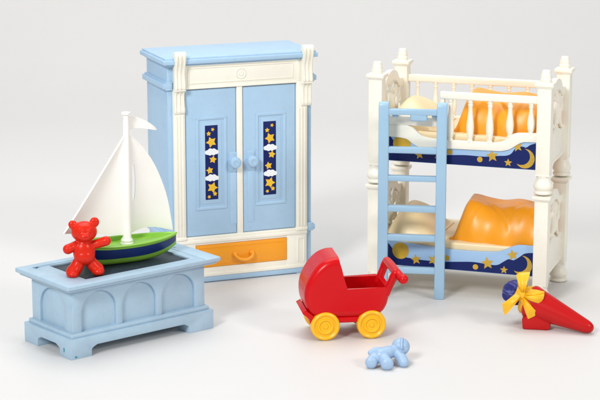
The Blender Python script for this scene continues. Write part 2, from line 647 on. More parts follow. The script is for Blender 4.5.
# lid: moulded edge in two steps, a frame round the sunk dark panel
b = MB()
b.box(0.0, CW, 0.0, CD, 4.74, 5.06, 0.08, seg=3)
b.box(0.20, CW - 0.20, 0.20, CD - 0.20, 4.56, 4.80, 0.07)
ld = b.build('lid', M['chest'], C)
k = MB()
k.box(1.98, 10.38, 0.92, 5.35, 4.93, 6, 0)
k2 = MB()
k2.box(0.88, 10.9, 5.46, 5.54, 5.0, 6, 0)
k3 = MB()
k3.box(10.96, 11.02, -1.0, 8, 5.01, 6, 0)
k4 = MB()
k4.box(0.86, 1.30, 5.3, 5.72, 4.96, 6, 0.0)
k5 = MB()
k5.lathe([(0.11, 0), (0.11, 1)], c=(11.30, 4.05, 4.9), seg=16)
cut(ld, [k, k2, k3, k4, k5], 0.025)
b = MB()
b.box(2.0, 10.36, 0.94, 5.33, 4.80, 4.965, 0.01)
b.build('inlay_panel', M['slate'], C)
b = MB()                                                        # raised strip at the far edge
b.box(1.05, 10.9, 5.60, 5.72, 5.03, 5.11, 0.03)
b.build('lid_ridge', M['chest'], C)
b = MB()                                                        # two little teal paint spots on the near foot
b.blob((0.35, 1.22, 0.52), (0.03, 0.07, 0.17), rot=None, sub=2)
b.blob((0.72, 0.37, 0.16), (0.10, 0.025, 0.07), sub=2)
b.build('paint_spot', M['teal'], C)


# ------------------------------------------------------------------ sailing boat on the chest
PZ = 4.965
BT = thing('toy_sailboat', 'green and blue toy sailing boat with white sails standing on the chest', 'toy boat', at(CF, 6.72, 3.60, PZ), CF[2] - R(11))
BT.rotation_euler[1] = R(0.7)
L0, L1 = -2.75, 3.95


def hull_pt(s, t):
    """s along the boat, t from keel (0) to gunwale (1); returns half breadth and height"""
    x = L0 + (L1 - L0) * s
    k = (x + 0.3) / (4.25 if x > -0.3 else 3.1)
    full = max(0.0, 1 - abs(k) ** (2.1 if x > -0.3 else 3.4))
    hb = 1.38 * full ** (0.80 if x > -0.3 else 0.7)
    zg = 1.40 + 0.14 * max(0, k) ** 2 + 0.16 * min(0, k) ** 2
    zk = 0.0 + 0.75 * max(0, k) ** 3.2 + 0.30 * max(0, -k) ** 4
    sec = t ** 0.52 if x > 3.4 else t ** 0.42
    return x, hb * (0.42 + 0.58 * sec) * (0.0 if t == 0 else 1), zk + (zg - zk) * t


NS, T = 41, [0.0, 0.001, 0.08, 0.2, 0.36, 0.44, 0.441, 0.6, 0.79, 0.791, 0.9, 1.0]


def hull_band(ts, off, lip=None):
    t_ = bmesh.new()
    for sgn in (-1, 1):
        rows = []
        for i in range(NS):
            s = i / (NS - 1)
            r = []
            for q in ts:
                x, hb, z = hull_pt(s, q)
                r.append(t_.verts.new((x, sgn * (hb + off * (1 if hb > 0.02 else 0)), z)))
            rows.append(r)
        for a, c in zip(rows, rows[1:]):
            for j in range(len(ts) - 1):
                try:
                    t_.faces.new((a[j], c[j], c[j + 1], a[j + 1]))
                except ValueError:
                    pass
    bmesh.ops.remove_doubles(t_, verts=t_.verts[:], dist=0.004)
    bmesh.ops.dissolve_degenerate(t_, edges=t_.edges[:], dist=0.001)
    return t_


b = MB()                                                        # green hull with its lip and deck
b._merge(hull_band([0.0, 0.001, 0.08, 0.2, 0.36, 0.5, 0.7, 0.86, 1.0], 0.0))
t = bmesh.new()
ring_o, ring_i, ring_d = [], [], []
for sgn in (1, -1):
    rng = range(NS) if sgn == 1 else range(NS - 1, -1, -1)
    for i in rng:
        x, hb, z = hull_pt(i / (NS - 1), 1.0)
        f = 0.955
        ring_o.append(t.verts.new((x, sgn * (hb + 0.0), z)))
        ring_i.append(t.verts.new((x * f - 0.02, sgn * max(0.0, hb - 0.16), z + 0.02)))
        ring_d.append(t.verts.new((x * f - 0.02, sgn * max(0.0, hb - 0.20), min(z - 0.12, 1.14 + 0.06 * max(0, x) ** 1.1))))
n = len(ring_o)
for i in range(n):
    j = (i + 1) % n
    t.faces.new((ring_o[i], ring_o[j], ring_i[j], ring_i[i]))
    t.faces.new((ring_i[i], ring_i[j], ring_d[j], ring_d[i]))
h = n // 2
for i in range(h - 1):
    t.faces.new((ring_d[i], ring_d[i + 1], ring_d[n - 2 - i], ring_d[n - 1 - i]))
bmesh.ops.remove_doubles(t, verts=t.verts[:], dist=0.004)
b._merge(t)
for sgn in (-1, 1):                                             # lip
    pth = []
    for i in range(NS):
        x, hb, z = hull_pt(i / (NS - 1), 0.985)
        pth.append((x, sgn * hb, z))
    b.tube(pth, 0.075, 8)
b.box(-2.1, -1.0, -0.5, 0.5, 1.0, 1.24, 0.06)                   # seat
hull = b.build('hull', M['green'], BT, 40)
b = MB()
t = hull_band([0.36, 0.46, 0.6, 0.72, 0.84], 0.035)
b._merge(t)
b.build('hull_stripe', M['hull'], hull, 40)
bpy.context.view_layer.update()

b = MB()
mu, mn = 0.32, 0.03
b.lathe([(0.44, 1.12), (0.44, 1.24), (0.38, 1.30), (0.42, 1.40), (0.36, 1.52), (0.29, 1.62), (0.285, 3.0), (0.26, 6.0), (0.205, 9.6), (0.19, 9.98), (0.30, 10.0), (0.32, 10.06), (0.30, 10.14), (0.0, 10.16)], c=(mu, mn, 0), seg=28)
b.build('mast', M['white'], BT)


def belly(x, z):
    return 0.30 * math.sin(max(0, min(1, (x + 4.8) / 9.5)) * math.pi) * 0.0


def swing(o, deg):
    m_ = Matrix.Translation(Vector((mu, mn, 0)) * S) @ Matrix.Rotation(R(deg), 4, 'Z') @ Matrix.Translation(Vector((-mu, -mn, 0)) * S)
    o.data.transform(m_)
    return o


SB = MB()                                                        # jib, bellied triangle left of the mast


def jib(s, t_):
    z0, z1 = 1.75, 8.62
    z = z0 + (z1 - z0) * t_
    xl = -4.70 + (mu - 0.12 + 4.70) * (t_ ** 0.97)
    zz = z + 0.82 * (1 - t_) * (1 - s)
    x = xl + (mu - 0.1 - xl) * s
    return (x, mn - 0.10 + 0.42 * math.sin(math.pi * s) * (1 - t_) ** 0.7, zz)


SB.grid(jib, 18, 26, thick=0.13)
swing(SB.build('foresail', M['white'], BT, 50), 11)
leech = spline([(3.98, 1.60), (3.86, 2.3), (3.45, 4.2), (2.55, 6.3), (1.45, 7.8), (0.45, 8.60)], 8)


def main(s, t_):
    k_ = min(len(leech) - 1.001, t_ * (len(leech) - 1))
    i_ = int(k_)
    f_ = k_ - i_
    xr = leech[i_][0] * (1 - f_) + leech[i_ + 1][0] * f_
    zr = leech[i_][1] * (1 - f_) + leech[i_ + 1][1] * f_
    x = mu + 0.1 + (xr - mu - 0.1) * s
    zl = 1.78 + (8.62 - 1.78) * t_
    z = zl + (zr - zl) * s + (0.30 * math.sin(math.pi * s) * (1 - t_) ** 2)
    return (x, mn - 0.10 + 0.40 * math.sin(math.pi * s) * (1 - t_) ** 0.6, z)


b = MB()
b.grid(main, 18, 30, thick=0.13)
ms = b.build('mainsail', M['white'], BT, 50)
sl = MB()
slp = [(0.95 + 0.17 * math.cos(R(a)), 5.3 + 1.25 * math.sin(R(a))) for a in range(-80, 81, 20)]
slp = [(0.80, 4.10)] + slp + [(0.80, 6.5)]
sl.prism(slp, 'y', -2, 2, 0)
cut(ms, [sl], 0.0, 50)
swing(ms, 9)
b = MB()


def flagf(s, t_):
    w = 0.47 * (1 - s) ** 0.65 + 0.02
    zc = 9.38 + 0.10 * math.sin(s * 3.2) - 0.62 * s ** 1.5
    return (mu + 0.1 + 2.25 * s, mn + 0.14 * math.sin(s * 5.5), zc + (t_ - 0.5) * 2 * w)


b.grid(flagf, 22, 8, thick=0.12)
swing(b.build('pennant', M['white'], BT, 50), 8)


# ------------------------------------------------------------------ red bear
tx, ty, tz = at(CF, 2.62, 2.02, PZ)
BR = thing('teddy_bear', 'small glossy red teddy bear standing on the chest, arm against the boat', 'teddy bear', (tx, ty, tz), R(12))
b = MB()
b.blob((0, 0.05, 1.62), (0.74, 0.64, 0.92))                      # trunk
b.blob((0, -0.08, 1.35), (0.70, 0.60, 0.62))
b.blob((0.02, -0.02, 2.98), (0.86, 0.74, 0.70))                  # head
b.blob((0.02, -0.62, 2.78), (0.42, 0.34, 0.30))
b.blob((-0.28, -0.50, 3.26), (0.20, 0.16, 0.10))
b.blob((0.32, -0.50, 3.26), (0.20, 0.16, 0.10))                  # muzzle
b.blob((-0.70, 0.05, 3.46), (0.30, 0.20, 0.30))                  # ears
b.blob((0.72, 0.05, 3.56), (0.32, 0.20, 0.34))
b.tube([(-0.45, 0, 2.12), (-0.78, -0.08, 1.98), (-1.08, -0.22, 1.90)], [0.30, 0.32, 0.34], 14)     # arms
b.tube([(0.45, 0, 2.02), (0.92, -0.10, 2.16), (1.42, -0.26, 2.34)], [0.30, 0.31, 0.33], 14)
b.tube([(-0.36, -0.02, 0.95), (-0.56, -0.12, 0.60), (-0.80, -0.26, 0.36)], [0.42, 0.45, 0.47], 14)  # legs
b.tube([(0.36, 0.05, 0.98), (0.58, 0.0, 0.66), (0.84, -0.02, 0.40)], [0.40, 0.42, 0.44], 14)
b.blob((-0.82, -0.42, 0.30), (0.44, 0.52, 0.30))
b.blob((0.86, -0.20, 0.32), (0.42, 0.50, 0.32))
fuse(b, 'body', M['bear'], BR, 0.042, 5)
b = MB()
b.blob((0.02, -0.95, 2.88), (0.11, 0.07, 0.08))
b.build('nose', M['bear'], BR)
for sx in (-0.30, 0.34):
    b = MB()
    b.blob((sx, -0.665, 3.10), (0.075, 0.06, 0.085))
    b.build('eye', M['bear'], BR)


# ------------------------------------------------------------------ bunk bed
B = thing('bunk_bed', 'cream toy bunk bed with starry blue side boards and turned posts', 'bunk bed', at(BF, 0, 0), BF[2])
BW, BD = 12.25, 6.69
BELL = [(0.50, 0.0), (0.62, 0.04), (0.66, 0.14), (0.62, 0.24), (0.54, 0.28), (0.60, 0.36), (0.68, 0.48), (0.69, 0.60), (0.64, 0.78), (0.54, 0.98), (0.48, 1.12), (0.49, 1.22), (0.54, 1.30), (0.54, 1.44)]
FIN = [(0.44, 0.0), (0.44, 0.06), (0.40, 0.10), (0.39, 0.32), (0.41, 0.36), (0.375, 0.42), (0.36, 0.52), (0.37, 0.58), (0.35, 0.64), (0.31, 0.82), (0.29, 0.92), (0.22, 0.985), (0.10, 1.0), (0.0, 1.0)]
for pu in (0.0, BW):
    for pn in (0.0, BD):
        b = MB()
        for z in (0.0, 8.06):
            b.lathe(BELL, c=(pu, pn, z), seg=32)
            b.box(pu - 0.5, pu + 0.5, pn - 0.5, pn + 0.5, z + 1.38, z + 7.66, 0.05)
            b.box(pu - 0.57, pu + 0.57, pn - 0.57, pn + 0.57, z + 7.60, z + 7.72, 0.03)
            b.box(pu - 0.66, pu + 0.66, pn - 0.66, pn + 0.66, z + 7.70, z + 7.96, 0.05)
        b.lathe(FIN, c=(pu, pn, 15.9), seg=28)
        # small lug under the upper square block
        b.box(pu - 0.52, pu + 0.52, pn - 0.52, pn + 0.52, 9.40, 9.50, 0.02)
        b.build('post', M['bedcream'], B)

for pu in (0.0, BW):
    for z in (0.0, 8.06):
        b = MB()
        d0, d1 = pu - 0.20, pu + 0.20
        na, nb = 0.45, BD - 0.45
        mid = BD / 2
        top = spline([(na, z + 6.75), (na + 0.9, z + 6.85), (mid - 1.2, z + 7.45), (mid, z + 7.72), (mid + 1.2, z + 7.45), (nb - 0.9, z + 6.85), (nb, z + 6.75)], 6)
        low = spline([(nb, z + 6.15), (nb - 0.9, z + 6.20), (mid + 1.2, z + 6.70), (mid, z + 6.85), (mid - 1.2, z + 6.70), (na + 0.9, z + 6.20), (na, z + 6.15)], 6)
        b.prism(top + low, 'x', d0, d1, 0.05)
        b.prism([(na, z + 1.75), (nb, z + 1.75), (nb, z + 3.9)] + spline([(nb, z + 3.9), (nb - 1.2, z + 3.75), (mid, z + 4.2), (na + 1.2, z + 3.75), (na, z + 3.9)], 5)[1:-1] + [(na, z + 3.9)], 'x', d0, d1, 0.05)
        b.box(d0 - 0.05, d1 + 0.05, na, nb, z + 1.76, z + 2.02, 0.05)
        # pierced work: vase splat, rings and rods
        vs = [(0.18, 0), (0.30, 0.15), (0.20, 0.35), (0.36, 0.8), (0.42, 1.15), (0.30, 1.6), (0.16, 1.95), (0.24, 2.15), (0.16, 2.4), (0.28, 2.75)]
        b.lathe(vs, c=(pu, mid, z + 4.1), seg=20)
        for sg in (-1, 1):
            rod = spline([(pu, mid + sg * 0.40, z + 4.25), (pu, mid + sg * 1.15, z + 4.7), (pu, mid + sg * 0.95, z + 5.5), (pu, mid + sg * 1.5, z + 6.3)], 6)
            b.tube(rod, 0.15, 10)
            rod = spline([(pu, mid + sg * 2.3, z + 3.9), (pu, mid + sg * 1.75, z + 4.5), (pu, mid + sg * 2.0, z + 5.3), (pu, mid + sg * 2.45, z + 6.2)], 6)
            b.tube(rod, 0.15, 10)
            for cy, cz, rr in ((1.35, 6.0, 0.38), (2.35, 5.3, 0.30), (1.3, 4.6, 0.3)):
                ring = [(pu, mid + sg * cy + rr * math.cos(R(a)), z + cz + rr * math.sin(R(a))) for a in range(0, 361, 20)]
                b.tube(ring, 0.12, 8)
        b.build('end_board', M['bedcream'], B)

# picture boards: sky, dark hills, sun, stars and crescent moon in one printed mesh
def board(z0, top, hills, dots, stars, moon, name, nf):
    o = MB()
    pts = [(0.46, z0)] + [(11.79, z0)] + top[::-1]
    o.prism(pts, 'y', nf, nf + 0.26, 0.03, 0)
    hp_ = [(0.56, z0 + 0.03), (11.72, z0 + 0.03)] + hills[::-1]
    o.prism(hp_, 'y', nf - 0.010, nf + 0.1, 0, 1)
    for u_, z_, r_ in dots:
        o.prism(disc_pts(u_, z_, r_), 'y', nf - 0.018, nf + 0.1, 0, 2)
    for u_, z_, r_, a_ in stars:
        o.prism(star_pts(u_, z_, r_, a_, 0.46), 'y', nf - 0.020, nf + 0.1, 0, 2)
    o.prism(moon_pts(*moon), 'y', nf - 0.022, nf + 0.1, 0, 2)
    return o.build(name, [M['sky'], M['navy'], M['gold']], B)


up_h = spline([(0.56, 11.75), (1.0, 11.6), (1.35, 11.2), (1.7, 10.6), (2.5, 10.42), (3.6, 10.38), (5.0, 10.42), (6.6, 10.52), (8.0, 10.50), (9.0, 10.62), (9.6, 10.68), (9.95, 10.85), (10.25, 11.25), (10.7, 11.40), (11.0, 11.35), (11.3, 11.55), (11.72, 11.70)], 5)
board(9.76, [(0.46, 12.1), (2.3, 12.1)] + spline([(2.3, 12.1), (2.9, 11.7), (3.6, 11.40), (5.0, 11.34), (8.8, 11.36), (9.5, 11.6), (10.2, 12.0), (11.79, 12.1)], 5)[1:], up_h,
      [(1.95, 11.02, 0.66), (5.5, 10.68, 0.20), (7.69, 10.28, 0.20)],
      [(3.25, 10.34, 0.36, 10), (4.65, 10.36, 0.34, -15), (8.58, 10.58, 0.46, 8), (9.74, 10.18, 0.30, 0), (10.38, 11.38, 0.40, 12)],
      (10.93, 10.55, 0.70, 5), 'upper_side_board', -0.20)
lo_h = spline([(0.56, 3.75), (1.0, 3.6), (1.35, 3.2), (1.8, 2.75), (2.6, 2.62), (3.6, 2.55), (5.0, 2.55), (6.2, 2.64), (7.4, 2.72), (8.6, 2.62), (9.15, 2.66), (9.6, 2.95), (9.95, 3.15), (10.3, 3.10), (10.7, 3.35), (11.1, 3.65), (11.72, 3.75)], 5)
lo_top = spline([(0.46, 3.92), (1.2, 3.84), (3.4, 3.64), (5.2, 3.52), (7.2, 3.50), (9.0, 3.60), (9.7, 3.84), (10.35, 4.16), (11.0, 4.24), (11.79, 4.22)], 5)
board(2.00, lo_top, lo_h,
      [(1.93, 3.12, 0.62), (5.40, 2.86, 0.20), (7.53, 2.37, 0.20)],
      [(3.1, 2.55, 0.40, 10), (4.42, 2.62, 0.44, -15), (8.40, 2.72, 0.48, 8), (9.62, 2.32, 0.30, 0), (10.22, 3.48, 0.42, 12)],
      (10.93, 2.76, 0.72, 5), 'lower_side_board', -0.16)

# wavy cream rail over the upper board, with the climb-in gap behind the ladder
top = [(0.46, 12.46), (2.35, 12.46)] + spline([(2.35, 12.46), (2.75, 12.30), (3.2, 11.92), (3.7, 11.66), (4.7, 11.54)], 5)[1:] + [(8.7, 11.56)] + \
    spline([(8.7, 11.56), (9.3, 11.70), (9.75, 12.05), (10.15, 12.30), (10.8, 12.38), (11.79, 12.42)], 6)[1:]
bot = spline([(11.79, 11.76), (10.95, 11.74), (10.55, 11.62), (10.15, 11.36), (9.75, 11.12), (9.2, 10.98)], 6) + [(5.0, 10.92), (3.9, 10.86)] + \
    spline([(3.9, 10.86), (3.3, 10.88), (2.75, 11.15), (2.3, 11.42), (1.6, 11.52), (0.46, 11.56)], 6)[1:]
b = MB()
b.prism(top + bot, 'y', -0.34, 0.02, 0.06)
b.box(0.46, 4.98, -0.36, 0.04, 12.44, 13.10, 0.07)
b.box(4.76, 5.06, -0.355, 0.035, 11.5, 14.6, 0.06)
b.box(4.74, 11.79, -0.42, 0.03, 14.50, 15.02, 0.09, seg=3)
b.build('front_rail', M['bedcream'], B)
BAL = [(0.20, 0), (0.20, 0.12), (0.15, 0.2), (0.19, 0.28), (0.24, 0.55), (0.275, 0.95), (0.26, 1.3), (0.20, 1.75), (0.155, 2.15), (0.15, 2.5), (0.20, 2.6), (0.15, 2.68), (0.20, 2.78), (0.20, 3.0)]


def baluster(u_, n_, z0, z1, fat=1.0):
    o = MB()
    k_ = (z1 - z0) / 3.0
    o.lathe([(r_ * fat, z_ * k_) for r_, z_ in BAL], c=(u_, n_, z0), seg=18)
    return o.build('baluster', M['bedcream'], B)


for u_, z0 in ((5.50, 11.5), (6.94, 11.5), (8.36, 11.5), (9.80, 12.0), (11.30, 12.3)):
    baluster(u_, -0.18, z0, 14.55)
b = MB()
b.box(0.46, 11.79, 6.46, 6.86, 14.46, 15.0, 0.08, seg=3)
b.box(0.46, 11.79, 6.50, 6.80, 9.80, 12.05, 0.06)
b.build('back_rail', M['bedcream'], B)
for k_ in range(8):
    baluster(1.22 + 1.39 * k_, 6.64, 12.0, 14.5, 0.85)
b = MB()
b.box(0.46, 11.79, 6.50, 6.80, 1.95, 4.1, 0.06)
b.build('back_board', M['bedcream'], B)
for z in (0.0, 7.95):
    b = MB()
    b.box(0.3, 11.95, 0.12, 6.42, 3.15 + z, 3.98 + z, 0.16, seg=3)
    b.box(0.3, 11.95, 0.2, 6.45, 2.3 + z, 3.0 + z, 0.03)
    b.build('mattress', M['tan'], B)


# bedding: closed moulded shapes resting on each mattress
def blanket_mesh():
    U0, U1, N0, N1 = 5.30, 11.66, 0.30, 6.15

    def hgt(u_, n_):
        topz = 2.46
        topz += 0.10 * math.exp(-((u_ - 6.45) / 0.9) ** 2)          # folded edge at the pillow end
        topz -= 0.18 * math.exp(-((u_ - 8.6) / 0.9) ** 2)
        topz += 0.05 * math.sin(u_ * 1.9 + n_ * 0.7)
        topz -= 0.10 * math.exp(-((u_ - 9.6 - 0.35 * (n_ - 1)) / 0.30) ** 2)
        lt = max(0.0, min(1.0, (u_ - U0 + 0.10 * (n_ - 2)) / 1.10))
        left = math.sin(lt * math.pi / 2) ** 0.9
        fr_ = min(1.0, max(0.0, (n_ - N0) / 1.9))
        fr_ = math.sin(fr_ * math.pi / 2) ** 0.55
        bk = sstep(N1, N1 - 1.6, n_) if n_ > N1 - 1.6 else 1
        h_ = topz * left * fr_ * bk
        # knees and creases pressed into the front
        h_ += 0.13 * math.exp(-(((u_ - 7.0) / 1.0) ** 2 + ((n_ - 0.9) / 0.7) ** 2)) * left
        h_ += 0.15 * math.exp(-(((u_ - 10.2) / 1.1) ** 2 + ((n_ - 0.9) / 0.8) ** 2))
        h_ -= 0.11 * math.exp(-(((u_ - 8.7 + (n_ - 1.0) * 0.9) / 0.45) ** 2)) * fr_ * (1 - fr_) * 3
        # narrow moulded folds
        for fu, fs, fa, fw in ((7.35, 0.55, 0.035, 0.20), (9.2, -0.85, 0.075, 0.15), (10.75, 0.45, 0.040, 0.20)):
            q_ = (u_ - fu - fs * (n_ - 1.2)) / fw
            h_ += fa * (math.exp(-q_ * q_) - 0.8 * math.exp(-(q_ + 1.5) ** 2)) * sstep(0.3, 0.9, n_) * sstep(3.6, 2.0, n_)
        h_ += 0.05 * noise.noise(Vector((u_ * 0.9, n_ * 1.1, 3.1)))
        return 0.16 + max(0.0, h_ - 0.06)
    NU, NN = 110, 80
    t_ = bmesh.new()
    V = []
    for i in range(NU):
        r_ = []
        for j in range(NN):
            fj = (j / (NN - 1)) ** 1.5
            u_ = U0 + (U1 - U0) * i / (NU - 1)
            n_ = N0 + (N1 - N0) * fj
            skew = 0.18 * math.sin(i * 0.16)
            # front edge wanders, and the left end leans away
            nn_ = n_ + (0.5 * skew - 0.05 + 0.65 * (1 - i / (NU - 1)) ** 1.5) * (1 - fj) ** 3
            uu_ = u_ + 0.30 * (1 - i / (NU - 1)) ** 4 * math.sin(fj * 3.0)
            r_.append(t_.verts.new((uu_, nn_, hgt(u_, n_))))
        V.append(r_)
    lowv = [[t_.verts.new((v.co.x, v.co.y, 0.0)) for v in r_] for r_ in V]
    for i in range(NU - 1):
        for j in range(NN - 1):
            t_.faces.new((V[i][j], V[i + 1][j], V[i + 1][j + 1], V[i][j + 1]))
            t_.faces.new((lowv[i][j], lowv[i][j + 1], lowv[i + 1][j + 1], lowv[i + 1][j]))
    for i in range(NU - 1):
        t_.faces.new((V[i][0], lowv[i][0], lowv[i + 1][0], V[i + 1][0]))
        t_.faces.new((V[i][-1], V[i + 1][-1], lowv[i + 1][-1], lowv[i][-1]))
    for j in range(NN - 1):
        t_.faces.new((V[0][j], V[0][j + 1], lowv[0][j + 1], lowv[0][j]))
        t_.faces.new((V[-1][j], lowv[-1][j], lowv[-1][j + 1], V[-1][j + 1]))
    o = MB()
    o._merge(t_)
    return o.mesh('blanket', M['orange'], 50)


bme = blanket_mesh()
for z, lab in ((3.985, 'orange moulded blanket with a raised fold on the lower bunk'), (11.935, 'orange moulded blanket behind the guard rail of the upper bunk')):
    o = bpy.data.objects.new('blanket', bme)
    col.objects.link(o)
    o.location = Vector(at(BF, 0, 0, z)) * S
    o.rotation_euler = (0, 0, BF[2])
    tag(o, lab, 'blanket', 'orange blankets on the bunk bed')


def pillow_mesh():
    NU, NN = 34, 34
    U0, U1, N0, N1 = 0.42, 4.35, 0.55, 6.1
    t_ = bmesh.new()

    def hh(u_, n_):
        f_ = 1 - abs(u_ - 1.65) / (1.25 if u_ < 1.65 else 2.5)
        f_ = max(0.0, f_)
        e_ = math.sin(min(1, max(0, (n_ - N0) / 2.2)) * math.pi / 2) ** 0.7
        e2 = min(1, max(0, (N1 - n_) / 1.2)) ** 0.6
        r_ = 1.60 * math.sin(f_ * math.pi / 2) ** 0.9 * e_ * e2 * (1 + 0.04 * math.sin(u_ * 2.1 + n_ * 1.3))
        r_ += 0.25 * (1 - abs(2 * (u_ - U0) / (U1 - U0) - 1) ** 4) * min(1, (n_ - N0) / 0.4) * min(1, (N1 - n_) / 0.4)
        return max(0.05, r_)
    V = [[t_.verts.new((U0 + (U1 - U0) * i / (NU - 1), N0 + (N1 - N0) * j / (NN - 1), hh(U0 + (U1 - U0) * i / (NU - 1), N0 + (N1 - N0) * j / (NN - 1)))) for j in range(NN)] for i in range(NU)]
    L_ = [[t_.verts.new((v.co.x, v.co.y, 0)) for v in r_] for r_ in V]
    for i in range(NU - 1):
        for j in range(NN - 1):
            t_.faces.new((V[i][j], V[i + 1][j], V[i + 1][j + 1], V[i][j + 1]))
            t_.faces.new((L_[i][j], L_[i][j + 1], L_[i + 1][j + 1], L_[i + 1][j]))
        t_.faces.new((V[i][0], L_[i][0], L_[i + 1][0], V[i + 1][0]))
        t_.faces.new((V[i][-1], V[i + 1][-1], L_[i + 1][-1], L_[i][-1]))
    for j in range(NN - 1):
        t_.faces.new((V[0][j], V[0][j + 1], L_[0][j + 1], L_[0][j]))
        t_.faces.new((V[-1][j], L_[-1][j], L_[-1][j + 1], V[-1][j + 1]))
    bmesh.ops.smooth_vert(t_, verts=t_.verts[:], factor=0.5, use_axis_x=False, use_axis_y=False, use_axis_z=True)
    for v in t_.verts:
        v.co.z = max(0, v.co.z)
    o = MB()
    o._merge(t_)
    return o.mesh('pillow', M['tan'], 50)


pme = pillow_mesh()
for z, lab in ((3.985, 'tan peaked pillow on the lower bunk behind the ladder rungs'), (11.935, 'tan peaked pillow on the upper bunk, its tip above the ladder')):
    o = bpy.data.objects.new('pillow', pme)
    col.objects.link(o)
    o.location = Vector(at(BF, 0, 0, z)) * S
    o.rotation_euler = (0, 0, BF[2])
    tag(o, lab, 'pillow', 'tan pillows on the bunk bed')

# ladder hooked on the front rail
LD = thing('ladder', 'pale blue ladder hooked over the front rail of the bunk bed', 'ladder', at(BF, 5.50, -1.2), BF[2] + R(11.0))
for u0 in (-4.84, -0.72):
    b = MB()
    pts = [(0.0, 0.0), (0.58, 0.0), (0.58, 14.05)] + spline([(0.58, 14.05), (0.50, 14.26), (0.29, 14.34), (0.08, 14.26), (0.0, 14.05)], 4)[1:]
    b.prism(pts, 'x', u0, u0 + 0.72, 0.07, seg=3)
    b.build('stringer', M['ladder'], LD)
for z0, z1 in ((13.42, 13.84), (10.66, 11.10), (8.62, 9.02), (6.38, 6.84), (4.24, 4.70), (1.84, 2.30)):
    b = MB()
    b.box(-4.18, -0.66, 0.06, 0.53, z0, z1, 0.06)
    b.build('rung', M['ladder'], LD)
b = MB()
b.box(-2.62, -1.40, 0.09, 0.48, 12.98, 13.5, 0.12, seg=3)
for u0 in (-3.9, -1.1):
    b.box(u0, u0 + 0.4, 0.4, 1.9, 13.18, 13.55, 0.06)
b.build('hook', M['ladder'], LD)


# ------------------------------------------------------------------ pram
PR = thing('baby_carriage', 'red toy pram with a hood and yellow wheels in front of the wardrobe', 'pram', (3.28 - 0.286, 124.44 + 1.68, 0), R(8.66))
HW = 1.74


def loft(outer, inner_end, rad, name, HW=1.74):
    """body with its outer edges rounded over: the outline shrinks towards both sides"""
    N_ = len(outer)
    nor = []
    for i_ in range(N_):
        a_, c_ = outer[max(0, i_ - 1)], outer[min(N_ - 1, i_ + 1)]
        tx_, tz_ = c_[0] - a_[0], c_[1] - a_[1]
        l_ = math.hypot(tx_, tz_)
        nor.append((-tz_ / l_, tx_ / l_))                       # inward for a run that goes over the hood and down
    st = []
    for k_ in range(9):
        a_ = R(90 * k_ / 8)
        st.append((HW - rad * (1 - math.sin(a_)), rad * (1 - math.cos(a_))))
    ys = [(-y_, q_) for y_, q_ in st[::-1]] + st
    t_ = bmesh.new()
    rows_ = []
    for y_, q_ in ys:
        row = [t_.verts.new((p_[0] + n_[0] * q_, y_, p_[1] + n_[1] * q_)) for p_, n_ in zip(outer, nor)]
        row += [t_.verts.new((p_[0], y_, p_[1])) for p_ in inner_end]
        rows_.append(row)
    m_ = len(rows_[0])
    for a_, c_ in zip(rows_, rows_[1:]):
        for k_ in range(m_):
            t_.faces.new((a_[k_], a_[(k_ + 1) % m_], c_[(k_ + 1) % m_], c_[k_]))
    t_.faces.new(rows_[0])
    t_.faces.new(rows_[-1][::-1])
    o_ = MB()
    o_._merge(t_)
    return o_.build(name, M['red'], PR, 50)


tub = loft(spline([(-2.93, 3.32), (-2.94, 2.9), (-2.86, 2.35), (-2.64, 1.90), (-2.2, 1.58), (-1.6, 1.49), (0.0, 1.46), (1.4, 1.47), (1.95, 1.56), (2.38, 1.80), (2.64, 2.2), (2.78, 2.7), (2.92, 3.46)], 4), [(-0.06, 3.48)], 0.50, 'tub')
k = MB()
k.prism([(-2.35, 2.05), (2.38, 2.05), (2.62, 3.9), (-2.6, 3.9)], 'y', -HW + 0.24, HW - 0.24, 0)
cut(tub, [k], 0.0, 40)
ho = loft(spline([(-0.64, 5.64), (-1.15, 5.60), (-1.70, 5.37), (-2.20, 4.93), (-2.60, 4.33), (-2.845, 3.75), (-2.94, 3.28)], 6), [(-0.06, 3.44), (-0.27, 4.1), (-0.48, 4.95)], 0.50, 'hood', 1.755)
k = MB()
hin = [(-2.6, 2.8), (0.4, 2.8), (0.1, 3.9), (-0.35, 5.42)] + spline([(-0.66, 5.40), (-1.12, 5.34), (-1.60, 5.10), (-2.05, 4.68), (-2.38, 4.1), (-2.56, 3.6), (-2.60, 3.1)], 4)
k.prism(hin, 'y', -HW + 0.34, HW - 0.34, 0.2)
cut(ho, [k], 0.0, 40)
for o in (tub, ho):
    wn = o.modifiers.new('even_shading', 'WEIGHTED_NORMAL')
    wn.keep_sharp = True
    wn.weight = 90
    for pg in o.data.polygons:
        if abs(pg.normal.y) > 0.9995:
            pg.use_smooth = False
b = MB()                                                        # under-carriage
b.box(-2.6, 2.2, -HW + 0.15, HW - 0.15, 1.12, 1.52, 0.12, seg=3)
pth = spline([(-2.96, 0, 2.02), (-2.88, 0, 1.88), (-2.72, 0, 1.76), (-2.40, 0, 1.52), (-1.9, 0, 1.42)], 5)
b.prism([(x - 0.17, z - 0.05) for x, _, z in pth] + [(x + 0.14, z + 0.12) for x, _, z in pth][::-1], 'y', -HW + 0.12, HW - 0.5, 0.06)
for x in (-1.57, 1.57):
    b.tube([(x, -1.7, 0.98), (x, 1.7, 0.98)], 0.2, 12, ball=False)
    b.box(x - 0.3, x + 0.3, -1.2, 1.2, 0.9, 1.3, 0.08)
b.build('undercarriage', M['red'], PR)
for sy in (-1, 1):                                              # handle arms, then the grip across them
    b = MB()
    b.tube(spline([(2.60, sy * 1.46, 3.05), (2.76, sy * 1.48, 3.45), (3.0, sy * 1.55, 4.0), (3.22, sy * 1.58, 4.45)], 5), [0.27] * 11 + [0.30] * 5, 14)
    b.build('handle_arm', M['red'], PR)
b = MB()
